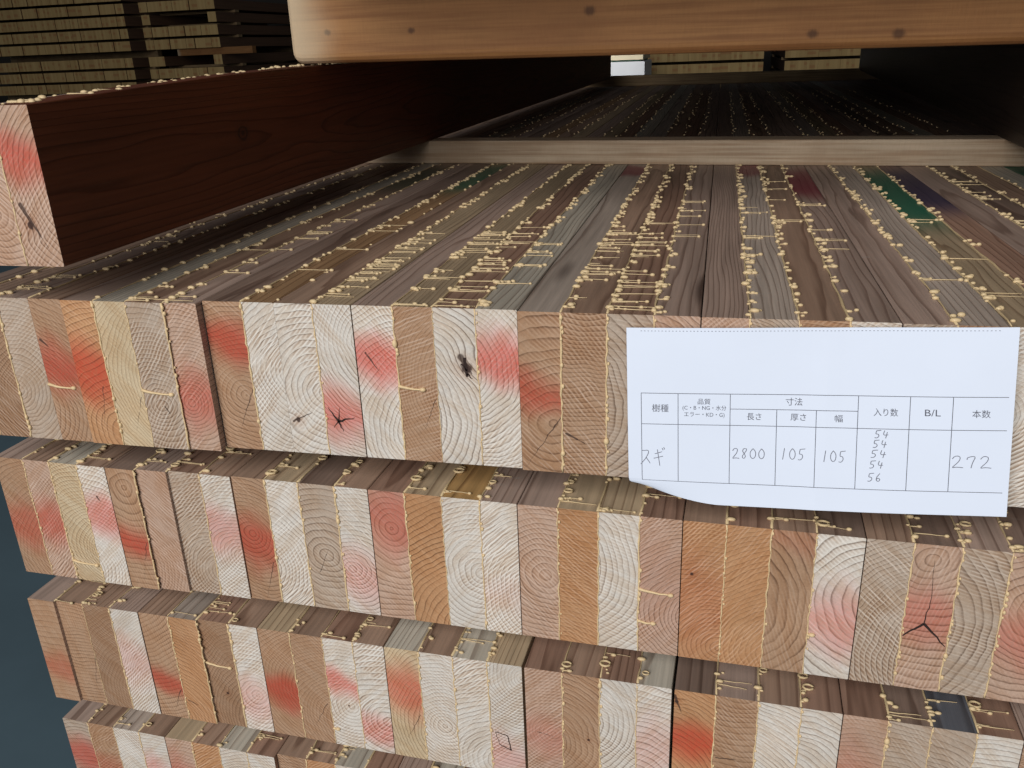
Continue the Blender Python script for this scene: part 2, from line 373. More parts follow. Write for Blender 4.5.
W_, G_, T_, O_, Y_, P_, B_ = 'WGTOYPB'
GR, NV, CR = (18, 100, 78), (38, 42, 78), (128, 36, 58)
DARK = simple('check_dark', (44, 28, 24), .9)
def checks(e, xb, lams, i, segs, h=H):
    """open drying checks in the end of board i: thin tapered dark slits"""
    wd = xb[i+1]-xb[i]; m = MB(); y = lams[i]['dy']
    for (u0, v0, u1, v1, w0, w1) in segs:
        n = 5; L_ = []; R_ = []
        ax, az, bx, bz = xb[i]+u0*wd, v0*h, xb[i]+u1*wd, v1*h
        dx, dz = bx-ax, bz-az; q = math.hypot(dx, dz); px, pz = -dz/q, dx/q
        for k in range(n+1):
            t = k/n; j = rnd.uniform(-.0005, .0005)*(0 < k < n); ww = (w0+(w1-w0)*t)*.0005
            cx, cz = ax+dx*t+px*j, az+dz*t+pz*j
            L_.append((cx+px*ww, cz+pz*ww)); R_.append((cx-px*ww, cz-pz*ww))
        out = L_+R_[::-1]; k = len(out)
        m.add([(a, y-.00012, b) for a, b in out]+[(a, y+.002, b) for a, b in out],
              [(g, g+1, k-2-g, k-1-g) for g in range(n)]+[(g, k+g, k+(g+1)%k, (g+1)%k) for g in range(k)])
    m.build('drying_check', DARK, e)
CHK = {(1, 2): (3, [(.35,.24,.10,.33,1.6,.3),(.35,.24,.80,.27,1.8,.3),(.35,.24,.45,.17,1.6,.3),(.35,.24,.20,.19,1.0,.2),(.36,.25,.42,.33,1.0,.2)]),
 (2, 6): (1, [(.45,.47,.04,.37,1.6,.8),(.45,.47,.97,.33,1.8,.6),(.45,.47,.52,.66,.7,.3),(.52,.66,.46,.9,.35,.15)]),
 (3, 3): (3, [(.14,.385,.50,.365,.6,.6),(.50,.365,.60,.235,.8,.9),(.60,.235,.25,.275,.9,.5),(.25,.275,.14,.385,.4,.3)]),
 (1, 3): (2, [(.70,.70,.74,.58,2.0,1.6),(.60,.66,.74,.62,.8,1.2),(.74,.60,.86,.57,1.5,.3)])}
# ---- top full row (left to right, twelve visible boards in three and more beams)
L1 = [
 L(B_), L(B_,ring=(1.5,.3,3),top='b'), L(G_,ring=(.2,.35,3.2),top='m'), L(T_,(.53,.17,.95),(-.6,.2,3.4),(.7,.5),top='b',knot=None,crack=(.1,.72,.35,.66,1.0)),
 L(O_,(.52,.20,1.0),(1.3,.1,4.2),(.8,.4),top='m',crack=(.75,.42,.45,.05,.35),dy=-.0),L(Y_,None,(2.6,.5,2.6),(.8,.15),top='g',lc=.4,crack=(.9,.36,.55,.12,.35)),L(G_,None,(.55,.30,3.3),(-.6,.9),top='b',crack=(.55,.3,.95,.12,.5)),L(P_,(.36,.2,.75),(.35,.33,2.9),(-.75,.7),top='m',dy=.0012,crack=(.1,.47,.9,.47,.35)),
 L(T_,(.73,.14,1.0),(.8,.38,3.2),(.8,.4),top='d',crack=(.95,.42,.45,.12,.4)),L(W_,None,(1.4,.55,3.0),(-.7,.8),top='o'),L(W_,None,(1.0,.42,4.2),(-.75,.7),top='b',knot=(.25,.23,2.2),crack=(.1,.22,.75,.30,.7)),L(W_,(.27,.2,.9),(1.8,.75,2.8),(.7,.5),top='y',knot=(.35,.24,1.8)),
 L(W_,(.66,.15,1.0),(1.9,.2,3.2),(.7,.6),top='m',crack=(.25,.70,.6,.56,.8)),L(T_,None,(2.8,.5,2.4),(-1.2,.8),top='y',lc=.35,crack=(.95,.42,.55,.2,.3)),L(W_,None,(-1.3,.3,4.0),(.9,.25),top='r',knot=(.72,.64,4.0),crack=(.62,.7,.85,.6,2.2),lc=1.0),L(W_,(.70,.15,1.0),(-.7,.62,3.0),(-.7,.6),top='g'),
 L(T_,(.50,.14,.85),(.95,.32,6.0),(.8,.55),top='s',crack=(.95,.36,.1,.02,.35)),L(T_,None,(.5,1.9,3.0),(.7,.9),top='b',crack=(.1,.26,.75,.17,.9)),L(G_,None,(-1.1,.45,4.6),(1.4,.5),top='r',lc=.9),L(P_,None,(-.3,.5,4),(.7,.4),top='m'),
 L(P_,None,top='m',lc=.3),L(G_,None,top='s',paint=(.60,.07,.75,CR),lc=.9),L(T_,None,top='b',ring=(.4,.3,3.4)),L(W_,None,top='m',ring=(-1,.2,3),paint=(.50,.12,.8,CR)),
 L(G_,top='m',ring=(1.6,.1,3.4)),L(T_,top='s',lc=.8),L(W_,None,top='y',paint=(.42,.19,.92,GR),lc=.5),L(G_,top='r',paint=(.46,.17,.85,NV)),
 L(G_,None,(.2,.3,4.5),(.7,.6),top='m'),L(T_,top='d'),L(P_,top='b'),L(W_,top='g',paint=None),
 L(T_,top='b',paint=(.58,.10,.9,GR)),L(W_,top='m'),L(G_,top='m'),L(O_,top='b'),
 L(T_,top='m'),L(W_,top='b'),L(T_,top='d'),L(G_,top='m'),
]
L1[9]['paint'] = (.55,.14,.75,GR); L1[6]['paint'] = (.55,.12,.6,(24,70,52)); L1[16]['paint'] = (.60,.05,.8,CR)
X1 = [.1112-.0263*(4-k) for k in range(4)]+[.1112,.1361,.1603,.1880,.2125,.2400,.2630,.2893,.3160,.3429,.3686,.3957,.4222,.4481,.4754,.5022]
X1 += [.5290,.5552,.5815,.6078,.6345,.6610,.6873,.7136,.7402,.7665,.7928,.8192,.8458,.8720,.8985,.9250,.9512,.9778,1.0040,1.0302,1.0565]
Y1 = [-.005, -.0062, .0016, .0018, -.0003, -.001, -.002, -.002, 0, .001]
LAB1 = ["laminated beam at left edge of the top full row, under the loose beam",
 "laminated beam in top row jutting forward, pale yellow second board between red and grey boards",
 "laminated beam in top row, black star-shaped knot in red spray on right board",
 "laminated beam in top row with an open dark knot in its white third board",
 "laminated beam in top row with brown knotty second board, partly covered by paper tag",
 "laminated beam behind the left half of the paper tag, crimson paint on its top",
 "laminated beam behind the paper tag's right half, green and navy paint on top",
 "laminated beam right of the paper tag at the end of the top row",
 "laminated beam under the shaded right hand loose beam, far right of the top surface",
 "outermost laminated beam on the right side of the top row, beyond the shaded loose beam"]
TOP1 = {1:.5,2:.7,3:.7,5:.75,6:.8,7:.85,9:.95,10:.25,11:1.0,13:1.0,14:.8,15:.9,17:1.0,18:.95,19:.85,21:1.0,22:.8,23:.65,25:.9,26:.8,27:.7,29:.9,30:.8,31:.5,33:.6,34:.5,35:.4}
STR1 = {1:(0,.3,.2),2:(0,.3,.2),3:(0,.3,.15),5:(.0,.3,.1),6:(0,.3,.25),7:(0,.3,.25),9:(.0,.25,.15),11:(.02,.22,.85),13:(.0,.24,.9),14:(.0,.24,.7),15:(.03,.2,.45),17:(.0,.26,.8),18:(.0,.3,.6),19:(.05,.4,.3),21:(.15,.4,.35),22:(.2,.5,.3),23:(.0,.4,.15),25:(.0,.3,.12),26:(.0,.3,.1),29:(0,.5,.3),30:(0,.5,.2)}
FR1 = {1:(.9,.0009),2:(1.3,.0013),5:(1.2,.0012),6:(.5,.0006),7:(1.5,.0012),9:(.35,.0013),11:(.4,.0009),13:(1.1,.0012),14:(.2,.0005),15:(.7,.0009),17:(1.0,.0012),18:(.7,.0011),19:(.6,.001),21:(.8,.001),22:(.5,.001),23:(.7,.001),25:(.7,.001),26:(.7,.001),27:(.7,.001),29:(.7,.001)}
DR1 = {(0,4):[],}
DRIPS1 = {0:[(3,.41,.020)],1:[(2,.41,.022)],3:[(1,.50,.016)],4:[]}
for c in range(10):
    k0 = c*4; xb = [X1[k0+i]-X1[k0] for i in range(5)]; xb[4] -= .0006
    tp = {s: (TOP1[k0+s], STR1.get(k0+s), 2.2 if 3 < k0+s < 34 else 0, .66) for s in (1,2,3) if k0+s in TOP1}
    fr = {s: FR1[k0+s] for s in (1,2,3) if k0+s in FR1}
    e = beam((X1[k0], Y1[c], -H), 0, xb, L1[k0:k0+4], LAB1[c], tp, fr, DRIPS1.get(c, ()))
    if (1, c) in CHK: checks(e, xb, L1[k0:k0+4], *CHK[(1, c)])

# ---- second row
L2 = [
 L(T_,(.44,.22,.75),(1.7,.2,3.4),(.8,.4),top='m'),L(P_,(.48,.2,.8),(-.9,.4,2.6),(-.8,.8),top='b'),L(Y_,None,(1.4,.3,2.8),(.8,.5),top='g'),L(W_,(.58,.18,.8),(-.6,.1,3),(-.8,.6),top='b',crack=(.5,.75,.75,.66,.9)),
 L(T_,(.40,.13,1.0),(.5,.85,5),(.3,.3),top='d',crack=(.9,.4,.5,.05,.35)),L(P_,None,(-1.2,.2,3),(.8,.6),top='m',lc=.3,dy=.002),L(G_,None,(1.2,.2,3.0),(-.8,1.0),top='r',dy=.0045),L(W_,(.55,.2,.55),(1.0,.35,3),(-.8,.7),top='b',dy=.0042),
 L(T_,(.47,.22,.95),(.55,.55,3.4),(.8,.4),top='b',crack=(.9,.33,.5,.02,.35)),L(W_,None,(-.4,.3,3.4),(-.8,.8),top='y'),L(G_,None,(.62,.45,5.0),(.8,.4),top='d',crack=(.3,.3,.7,.55,.3)),L(W_,(.3,.22,.5),(.3,.36,3.4),(.8,.8),top='b'),
 L(P_,(.80,.28,.7),(.5,.72,5),(.8,.3),top='r'),L(O_,None,(2.2,-.1,4.0),(.8,.1),top='y',lc=1.0),L(W_,None,(.9,.45,4),(-.8,.7),top='h'),L(W_,(.3,.15,.15),(2.0,.3,3.4),(-.8,.8),top='m'),
 L(P_,None,(.85,.5,4.2),(.8,.6),top='m'),L(O_,None,(.2,-.4,3.4),(.9,.6),top='y',lc=.5),L(W_,None,(-1.2,.6,4.0),(1.2,.4),top='y'),L(P_,(.5,.4,.15),(1.3,.3,3),(-.7,.6),top='r'),
 L(O_,(.4,.4,.25),(1.1,.1,3),(-.7,.8),top='b',knot=(.25,.63,1.6)),L(O_,None,(1.6,.1,3.2),(-.6,.5),top='r',lc=.4),L(T_,(.95,.1,.25),(-1.4,.5,6.0),(.3,.3),top='b',lc=.9),L(W_,(.42,.25,.6),(1.6,.55,5.5),(.8,.4),top='d',lc=.9),
 L(G_,None,(2.3,.2,3.4),(.8,1.0),top='b'),L(P_,(.52,.2,.6),(.45,.9,5.0),(-.3,.5),top='d',lc=.8),L(G_,None,(-1.6,.45,5.5),(1.3,.7),top='m',lc=.8),L(P_,(.42,.22,.55),(1.0,.62,4.2),(.6,.3),top='d',lc=.8),
 L(T_),L(W_),L(T_,(.5,.2,.5)),L(G_)]
L3 = [
 L(T_,(.36,.14,.55),(.5,-.9,5),(.4,.2),top='m',lc=.4),L(T_,None,(.3,-1.2,3.4),(.2,.2),top='b',lc=.9,dy=.0025,crack=(1.0,.5,.7,.15,.4)),L(B_,None,(2.1,.1,3.2),(.8,.4),top='b',lc=.3,dy=.0025),L(W_,(.5,.25,.35),(2.6,.2,2.2),(-.8,.9),top='m',dy=.002),
 L(T_,(.36,.13,.95),(-.7,1.3,4),(.3,.3),top='b',dy=.0025,crack=(.9,.3,.5,.05,.5)),L(O_,None,(-.6,.0,3.4),(.7,.4),top='s',dy=.0025,crack=(.1,.2,.55,.15,.8)),L(B_,None,(2.2,.1,3.0),(.8,.3),top='r',dy=.0045,knot=(.55,.32,1.5)),L(W_,(.30,.22,.4),(.6,.35,3.6),(-.8,.7),top='b',dy=.0042),
 L(T_,(.42,.16,1.0),(1.8,.5,3.2),(.8,.3),top='y',lc=.6),L(T_,None,(1.6,.2,3),(.8,.4),top='b',lc=.4,crack=(.9,.38,.4,.15,.35)),L(W_,(.60,.13,.85),(.65,.40,3.2),(-.8,.6),top='r',knot=(.62,.4,.8)),L(W_,(.20,.14,.7),(1.1,.3,5),(-.8,.9),top='b'),
 L(Y_,(.62,.22,.85),(2.4,.3,3.2),(.8,.2),top='g',crack=(.9,.42,.4,.15,.35)),L(W_,None,(.62,.36,3.4),(.8,.5),top='b'),L(W_,None,(1.4,.1,4.2),(-.8,.8),top='g'),L(W_,(.14,.22,.5),(1.2,.9,2.8),(-.8,.8),top='y',knot=None),
 L(P_,(.4,.2,.4),(.7,.45,2.8),(-.8,.7),top='r',crack=(.3,.45,.9,.42,.4)),L(T_,None,(-.5,.4,4),(.9,.4),top='b',knot=(.7,.45,1.2)),L(W_,None,(-.8,.6,4.2),(1,.7),top='r'),L(W_,(.45,.28,.35),(-.2,.1,5),(-.7,.5),top='g',lc=.9),
 L(O_,(.58,.16,1.0),(-.5,.2,4),(.8,.2),top='d',knot=(.06,.9,1.5),crack=(.02,.95,.2,.8,1.2)),L(T_,None,(.5,1.2,4.5),(.8,.6),top='m',crack=(.1,.48,.9,.5,.6)),L(W_,None,(-.4,.3,3.4),(.9,.3),top='b',lc=.8),L(W_,None,(-.2,.4,4.0),(.9,.3),top='r'),
 L(P_,(.30,.4,.45),(.5,.2,4),(.8,.3),top='r'),L(G_,None,(.2,.4,4),(.7,.4),top='d'),L(G_,None,(-.5,.2,4.4),(.7,.5),top='u'),L(W_,None,(.3,.0,4),(.8,.4),top='r'),
 L(T_),L(W_),L(P_),L(G_)]
L4 = [
 L(G_,(.60,.20,.95),(.8,.2,4),(.8,.4),top='m'),L(T_,(.55,.15,.5),top='b',lc=.4),L(W_,None,(1.6,.2,3),top='s'),L(W_,(.52,.22,.6),(.6,.2,3.4),top='b'),
 L(P_,(.50,.3,.7),(.6,.3,3.6),top='y'),L(O_,None,(1.8,.2,3.4),top='b',lc=.4),L(W_,None,(1.2,.2,3.4),top='g'),L(W_,None,(.6,.2,3.8),top='r'),
 L(T_,None,(.5,.2,3.4),top='b'),L(O_,None,top='b'),L(W_,None,top='g'),L(P_,None,top='r'),
]+[L() for _ in range(20)]
GLUE2F = {1:(1.5,.0008),2:(1.6,.0010),3:(1.3,.0009),5:(1.7,.0011),7:(.3,.0009),9:(.5,.0011),10:(1.6,.0010),11:(1.5,.0011),13:(1.4,.0010),14:(.4,.0006),15:(.5,.0010),17:(.5,.0009),18:(.4,.0009),19:(.7,.0011),21:(1.8,.0009),22:(.5,.0009),23:(.5,.0008),25:(.3,.0009),26:(1.2,.0010),27:(1.5,.0011)}
GLUE3F = {2:(.2,.0005),3:(.6,.0011),5:(1.6,.0009),6:(.8,.0011),7:(.7,.0014),9:(1.2,.0009),10:(1.0,.0007),11:(.5,.0007),13:(1.3,.0010),14:(1.4,.0008),15:(1.0,.0011),17:(1.8,.0009),18:(1.7,.0010),19:(.6,.0007),21:(.7,.0011),22:(.7,.0009),23:(.8,.0009),25:(1.8,.0012),26:(.3,.0008),27:(.7,.0009)}
GLUE4F = {1:(.6,.0007),2:(.3,.0005),3:(1.3,.0008),5:(1.4,.0009),6:(.6,.0007),7:(.8,.0008),9:(1.2,.0009),10:(.8,.0008),11:(.8,.0008)}
def top_seams(keys, base):
    return {k: (base*rnd.uniform(.7, 1.3), (0, .05, .22), 0, .075) for k in keys}
X2 = [-.0040,.0228,.0469,.0722,.0979,.1227,.1490,.1757,.2015,.2281,.2545,.2826,.3085,.3353,.3619,.3892,.4155,.4425,.4693,.4962,.5234,.5500,.5770,.6033,.6315,.6578,.6840,.7103]+[.7103+.0267*k for k in range(1, 6)]
X3 = [-.0158,.0103,.0366,.0635,.0912,.1185,.1450,.1725,.1986,.2267,.2540,.2798,.3059,.3331,.3602,.3868,.4150,.4426,.4700,.4963,.5221,.5500,.5780,.6056,.6319,.6595,.6857,.7121]+[.7121+.0267*k for k in range(1, 6)]
ROWS = [
 (2, L2, -2*H-.0307, X2, .0163, GLUE2F, {0:[(2,.17,.022)],4:[(3,.48,.021),(3,.24,.010)],5:[(3,.30,.003)]},
  ["laminated beam at the left end of the second row, soft red bands on outer boards",
   "laminated beam in second row, sharp red band on first board, recessed board beside",
   "laminated beam in second row, orange-red first board, round grey rings on third board",
   "laminated beam in second row, bold dark-ringed orange board beside two pale boards",
   "laminated beam in second row with long glue drips crossing its reddish right board",
   "laminated beam in second row below the paper tag, small knot in its first orange board",
   "laminated beam in second row with black Y-shaped crack in red spray on second board",
   "laminated beam cut by the photo's right edge at the end of the second row"]),
 (3, L3, -3*H-.0614, X3, .0206, GLUE3F, {1:[(2,.60,.022)],5:[(1,.30,.022)],2:[(2,.16,.004)]},
  ["laminated beam at the left end of the third row, white pink-tinged board on its right",
   "laminated beam in third row, strong red band on first board, small knot in third",
   "laminated beam in third row with round red spot on its third white board",
   "laminated beam in third row with square-cracked knot in its rightmost white board",
   "laminated beam in third row left of the black gap, pink first board and brown second",
   "laminated beam in third row right of the black gap, bright red first board",
   "laminated beam in third row with a bluish planed top board, low at right of photo",
   "laminated beam outside the photo's lower right corner in the third row"]),
 (4, L4, -4*H-.0921, [-.0231+.0269*k for k in range(33)], .0272, GLUE4F, {},
  ["laminated beam at left end of the lowest visible row, red band on grey board",
   "laminated beam second from the left in the lowest visible row, orange second board",
   "laminated beam third from the left in the lowest row, only its top edge showing",
   "laminated beam fourth from the left in the lowest row, just inside the photo's bottom edge"])]
SIDE_K = 1.0  # lower-row side colours kept lighter, painted in to offset dimmer light on their strips
SEEN = {2: 8, 3: 7, 4: 4}; ORD = {2: 'second', 3: 'third', 4: 'lowest'}
for r_ in ROWS:
    r_[3].extend([r_[3][-1]+.0267*k for k in range(1, 9)]); r_[1].extend([L() for _ in range(41-len(r_[1]))])
    del r_[7][SEEN[r_[0]]:]
    while len(r_[7]) < 10: r_[7].append('laminated beam of the %s row beyond the photo\'s edge on the right' % ORD[r_[0]])
for rown, LL, z0, XX, y0, GF, DR, LAB in ROWS:
    for c in range(len(LAB)):
        k0 = c*4; x0 = XX[k0]
        yy = y0-.0307*(x0-XX[0])+(0.0055 if c > 1 else 0.0)*(1 if rown == 2 else .8)+(0.0 if rown != 2 else 0)
        if rown == 2 and c in (1,): pass
        xb = [XX[k0+i]-x0 for i in range(5)]; xb[4] -= .0005
        if rown == 3 and c in (3, 4): xb[4] -= .0014
        fr = {s: GF[k0+s] for s in (1,2,3) if k0+s in GF}
        tp = top_seams([s for s in (1,2,3)], .85)
        if c >= SEEN[rown]: fr, tp = {}, {}
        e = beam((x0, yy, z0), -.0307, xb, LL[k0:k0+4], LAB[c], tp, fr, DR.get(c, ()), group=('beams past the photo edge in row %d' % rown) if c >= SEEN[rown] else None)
        if (rown, c) in CHK: checks(e, xb, LL[k0:k0+4], *CHK[(rown, c)])

# ---- loose beams lying on the spacer sticks, left and right
def loose_beam(loc, rz, lams, label, taper, fronts, tops):
    e = beam(loc, rz, [0,.0263,.0526,.0789,.1052], lams, label, None, None)
    for o in e.children:
        if o.name.startswith('lamella') and taper:
            me = o.data
            for v in me.vertices:
                if v.co.z > .05 and v.co.y < .01: v.co.z -= taper
            # a mid station so that only the near end drops
    for s in fronts:
        m = MB(); glue_front(m, .0263*s, 0, 1.0, .0010, H-taper); o = m.build('end_glue_line', GLUE, e, True); o['kind'] = 'stuff'
    return e
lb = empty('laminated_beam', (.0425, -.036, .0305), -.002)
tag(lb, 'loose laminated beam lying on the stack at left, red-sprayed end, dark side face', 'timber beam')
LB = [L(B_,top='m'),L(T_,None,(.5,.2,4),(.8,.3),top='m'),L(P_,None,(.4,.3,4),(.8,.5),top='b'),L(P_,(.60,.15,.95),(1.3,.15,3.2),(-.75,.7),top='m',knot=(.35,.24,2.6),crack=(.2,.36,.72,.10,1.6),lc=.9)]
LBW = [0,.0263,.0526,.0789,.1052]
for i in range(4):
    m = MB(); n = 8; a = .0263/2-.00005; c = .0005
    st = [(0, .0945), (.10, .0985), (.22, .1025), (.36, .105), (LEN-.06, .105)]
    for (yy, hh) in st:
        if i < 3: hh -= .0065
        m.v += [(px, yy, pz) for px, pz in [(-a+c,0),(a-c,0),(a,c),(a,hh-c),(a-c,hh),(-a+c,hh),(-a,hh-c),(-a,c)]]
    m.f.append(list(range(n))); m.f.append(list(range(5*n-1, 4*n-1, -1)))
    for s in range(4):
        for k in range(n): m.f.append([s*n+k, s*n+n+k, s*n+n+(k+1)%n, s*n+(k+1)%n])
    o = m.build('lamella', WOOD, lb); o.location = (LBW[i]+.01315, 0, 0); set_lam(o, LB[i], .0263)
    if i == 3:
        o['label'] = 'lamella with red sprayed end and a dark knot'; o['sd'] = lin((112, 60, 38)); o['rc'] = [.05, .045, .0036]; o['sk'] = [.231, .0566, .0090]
for s in (1, 2, 3):
    m = MB(); glue_front(m, LBW[s], 0, .9, .0011, .088); o = m.build('end_glue_line', GLUE, lb, True); o['kind'] = 'stuff'
    m = MB()
    y = .003
    while y < 1.0:
        hh = .0945+min(y, .36)/.36*.0105-.0006-(.0065 if s < 3 else 0)
        q = rnd.uniform(.0009, .0019)
        m.ell((LBW[s]+rnd.uniform(-.003, .010), y, hh+q*.6), (q*1.6, q*1.1, q))
        if rnd.random() < .25: string(m, (LBW[s], y, hh+.001), (1, rnd.uniform(-.1, .1), 0), rnd.uniform(.006, .02), .0007, .0018)
        y += rnd.expovariate(1/.006)+.0025
    o = m.build('top_glue_line', GLUET, lb, True); o['kind'] = 'stuff'
rb = beam((.800, -.02, .0305), -.064, [0,.0263,.0526,.0789,.1052], [L(T_,top='k',ring=(-1,.4,4)),L(W_,top='k'),L(T_,top='m'),L(G_,top='b')],  # near-black sides on the first two boards: shade put into the colour
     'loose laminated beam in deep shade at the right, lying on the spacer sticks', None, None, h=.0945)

# ------------------------------------------------------------------ spacer sticks and the cross timber
def stick_mat(name, base, dark, sc1=9.0, knots=(), worn=0.0):
    b = NB(name); tc = b.n.new('ShaderNodeTexCoord'); x, y, z = b.sep(tc.outputs['Object'])
    g = b.noise(b.comb(b.mul(x, 5.0), b.mul(y, 210.0), b.mul(z, 210.0)), 1.0, 4.0, 0.6)
    g2 = b.noise(b.comb(b.mul(x, 14.0), b.mul(y, 60.0), b.mul(z, 60.0)), 1.0, 3.0)
    bl = b.noise(tc.outputs['Object'], sc1, 3.0)
    fz = b.noise(b.comb(b.mul(x, 500.0), b.mul(y, 90.0), b.mul(z, 90.0)), 1.0, 2.0)
    c = b.mix(b.sst(g, .35, .68), lin(base), lin(dark))
    c = b.mix(b.mul(b.sst(bl, .40, .72), .6), c, lin(dark))
    c = b.scale(c, b.add(b.add(.72, b.mul(g2, .36)), b.mul(fz, .18)))
    v = b.n.new('ShaderNodeTexVoronoi'); b.link(b.comb(b.mul(x, 9.0), b.mul(y, 11.0), b.mul(z, 24.0)), v.inputs['Vector']); v.inputs['Scale'].default_value = 1.0
    ks = b.mul(b.sst(v.outputs['Distance'], .05, .15, 1.0, 0.0), b.math('GREATER_THAN', b.sep(v.outputs['Color'])[0], .62))
    c = b.mix(b.mul(ks, .8), c, lin((70, 40, 24)))
    for (kx, kz, kr) in knots:
        kd = b.math('SQRT', b.add(b.math('POWER', b.mul(b.sub(x, kx), .8), 2.0), b.math('POWER', b.sub(z, kz), 2.0)))
        kd = b.add(kd, b.mul(b.sub(fz, .5), .002))
        c = b.mix(b.mul(b.sst(kd, kr*.4, kr*1.3, 1.0, 0.0), .75), c, lin((72, 42, 24)))
    if worn:
        we = b.sst(b.add(x, b.mul(b.sub(bl, .5), .10)), .0, worn, 1.0, 0.0)
        c = b.mix(b.mul(we, .75), c, lin((206, 188, 158)))
    b.link(c, b.bsdf.inputs['Base Color']); b.bsdf.inputs['Roughness'].default_value = .7
    b.bump(b.add(g, fz), .0005, .6)
    return b.m
STICK = stick_mat('spacer_pine', (196, 176, 150), (160, 132, 104))
CROSS = stick_mat('cross_timber_wood', (176, 126, 76), (146, 98, 56), 6.0, ((.294,.038,.0045),(.486,.013,.004),(.555,.011,.0045),(.125,.027,.003),(.04,.028,.003)), .05)
FARST = stick_mat('far_stick_wood', (176, 150, 112), (130, 104, 74))
def bar(name, ln, dp, ht, mat, loc, rz, ry=0.0, rad=.002, seg=3):
    """sawn timber along local x with rounded long edges and ends"""
    m = MB(); prof = []
    for (cy, cz, a0) in ((dp-rad, rad, -90), (dp-rad, ht-rad, 0), (rad, ht-rad, 90), (rad, rad, 180)):
        for i in range(seg+1):
            a = math.radians(a0+90*i/seg); prof.append((cy+rad*math.cos(a), cz+rad*math.sin(a)))
    n = len(prof); st = []
    xs = [(0, .86), (rad*.35, .95), (rad*1.1, 1), ]+[(ln*t, 1) for t in (.25, .5, .75)]+[(ln-rad*1.1, 1), (ln-rad*.35, .95), (ln, .86)]
    for (x, s) in xs:
        inset = (1-s)*rad*3.0
        for (py, pz) in prof:
            ky = 1-2*inset/dp; kz = 1-2*inset/ht
            m.v.append((x, dp/2+(py-dp/2)*ky, ht/2+(pz-ht/2)*kz))
    for i in range(len(xs)-1):
        for k in range(n): m.f.append([i*n+k, i*n+(k+1)%n, (i+1)*n+(k+1)%n, (i+1)*n+k])
    m.f.append(list(range(n))[::-1]); m.f.append([(len(xs)-1)*n+k for k in range(n)])
    for f in m.f: f.reverse()
    o = m.build(name, mat); o.location = loc; o.rotation_euler = (0, ry, rz)
    return o
tag(bar('spacer_stick', 1.05, .042, .030, STICK, (.020, .690, .0003), -.108), 'pale wooden spacer stick lying across the top surface under the loose beams', 'spacer stick')
tag(bar('spacer_stick', 1.09, .045, .035, FARST, (-.01, 2.752, .0003), -.02), 'far wooden spacer stick at the distant end of the top surface', 'spacer stick')
tag(bar('cross_timber', 1.12, .105, .110, CROSS, (.121, .355, .1372), -.0, .0085, .009, 4), 'thick golden brown cross timber with worn rounded left end, across the top of the photo', 'cross timber')
for i, z in enumerate((-H-.0304, -2*H-.0611, -3*H-.0918)):
    for yy in (.66, 2.2):
        tag(bar('spacer_stick', .99, .045, .0300, STICK, (.0, yy, z), -.03),
            f"spacer stick hidden between the {('first and second', 'second and third', 'third and fourth')[i]} rows of beams", 'spacer stick', 'hidden spacer sticks between the rows')
for yy in (.5, 2.2):
    tag(bar('timber_bearer', 1.0, .105, .0880, FARST, (-.04, yy, -.6), -.03), 'square timber bearer on the floor under the stack', 'bearer', 'bearers under the stack')
# the next bundle carried by the cross timber (above the photo's upper edge): it shades the top surface
for c in range(8):
    beam((.150+c*.1063, .06+.006*(c % 3), .2365+.0007-(.150+c*.1063-.117)*.0085+.0165), 0, [0,.0263,.0526,.0789,.1052], [L() for _ in range(4)],
         'laminated beam of the bundle above, resting on the cross timber over the photo\'s top edge', None, None, group='beams of the bundle above the cross timber')

# ------------------------------------------------------------------ paper tag with its printed table
TL, TR, BR, BL = Vector((.4876,-.0085,-.0053)), Vector((.6882,-.0088,.0022)), Vector((.6965,-.0175,-.1036)), Vector((.4906,-.0085,-.1170))
def surf(u, v, lift=0.0):
    p = TL*(1-u)*(1-v)+TR*u*(1-v)+BR*u*v+BL*(1-u)*v
    bow = math.sin(math.pi*u)*.0010+.0006*math.sin(2*math.pi*(u*1.3+v*.4))
    t = max(0.0, (v-.84)/.16*(1-u/.26)) if u < .26 else 0.0
    crease = -.00025*math.exp(-((u-.55+.03*v)/.03)**2)
    return p+Vector((.004*t*t, -bow*.9+.0035*t*t+crease-lift, .0130*t**1.5))
tagroot = empty('paper_tag', (.4876, -.0085, -.0068))
tag(tagroot, 'white paper tag with a printed table and pencil figures, stuck on the beam ends', 'paper tag')
def pbuild(m, name, mat):
    o = m.build(name, mat, tagroot); o.location = -tagroot.location; return o
m = MB(); NU, NVV = 48, 28
for s in (0, 1):
    for j in range(NVV+1):
        for i in range(NU+1): m.v.append(tuple(surf(i/NU, j/NVV)+Vector((0, .00018*s, 0))))
Q = (NU+1)*(NVV+1)
for j in range(NVV):
    for i in range(NU):
        a = j*(NU+1)+i
        m.f.append([a, a+NU+1, a+NU+2, a+1]); m.f.append([Q+a, Q+a+1, Q+a+NU+2, Q+a+NU+1])
for i in range(NU):
    m.f.append([i, i+1, Q+i+1, Q+i]); a = NVV*(NU+1)+i; m.f.append([a+1, a, Q+a, Q+a+1])
for j in range(NVV):
    a = j*(NU+1); m.f.append([a+NU+1, a, Q+a, Q+a+NU+1]); a += NU; m.f.append([a, a+NU+1, Q+a+NU+1, Q+a])
pbuild(m, 'paper_sheet', PAPER)
def uv(cx, cy):           # position on the sheet measured in the close-up of the tag
    yy = cy-43.0
    l, r = 42+yy*.02, 1012-yy*.058
    u = (cx-l)/(r-l); u += .14*u*(1-u); return u, yy/(455+27*u)
PW, PH = .2015, .1085
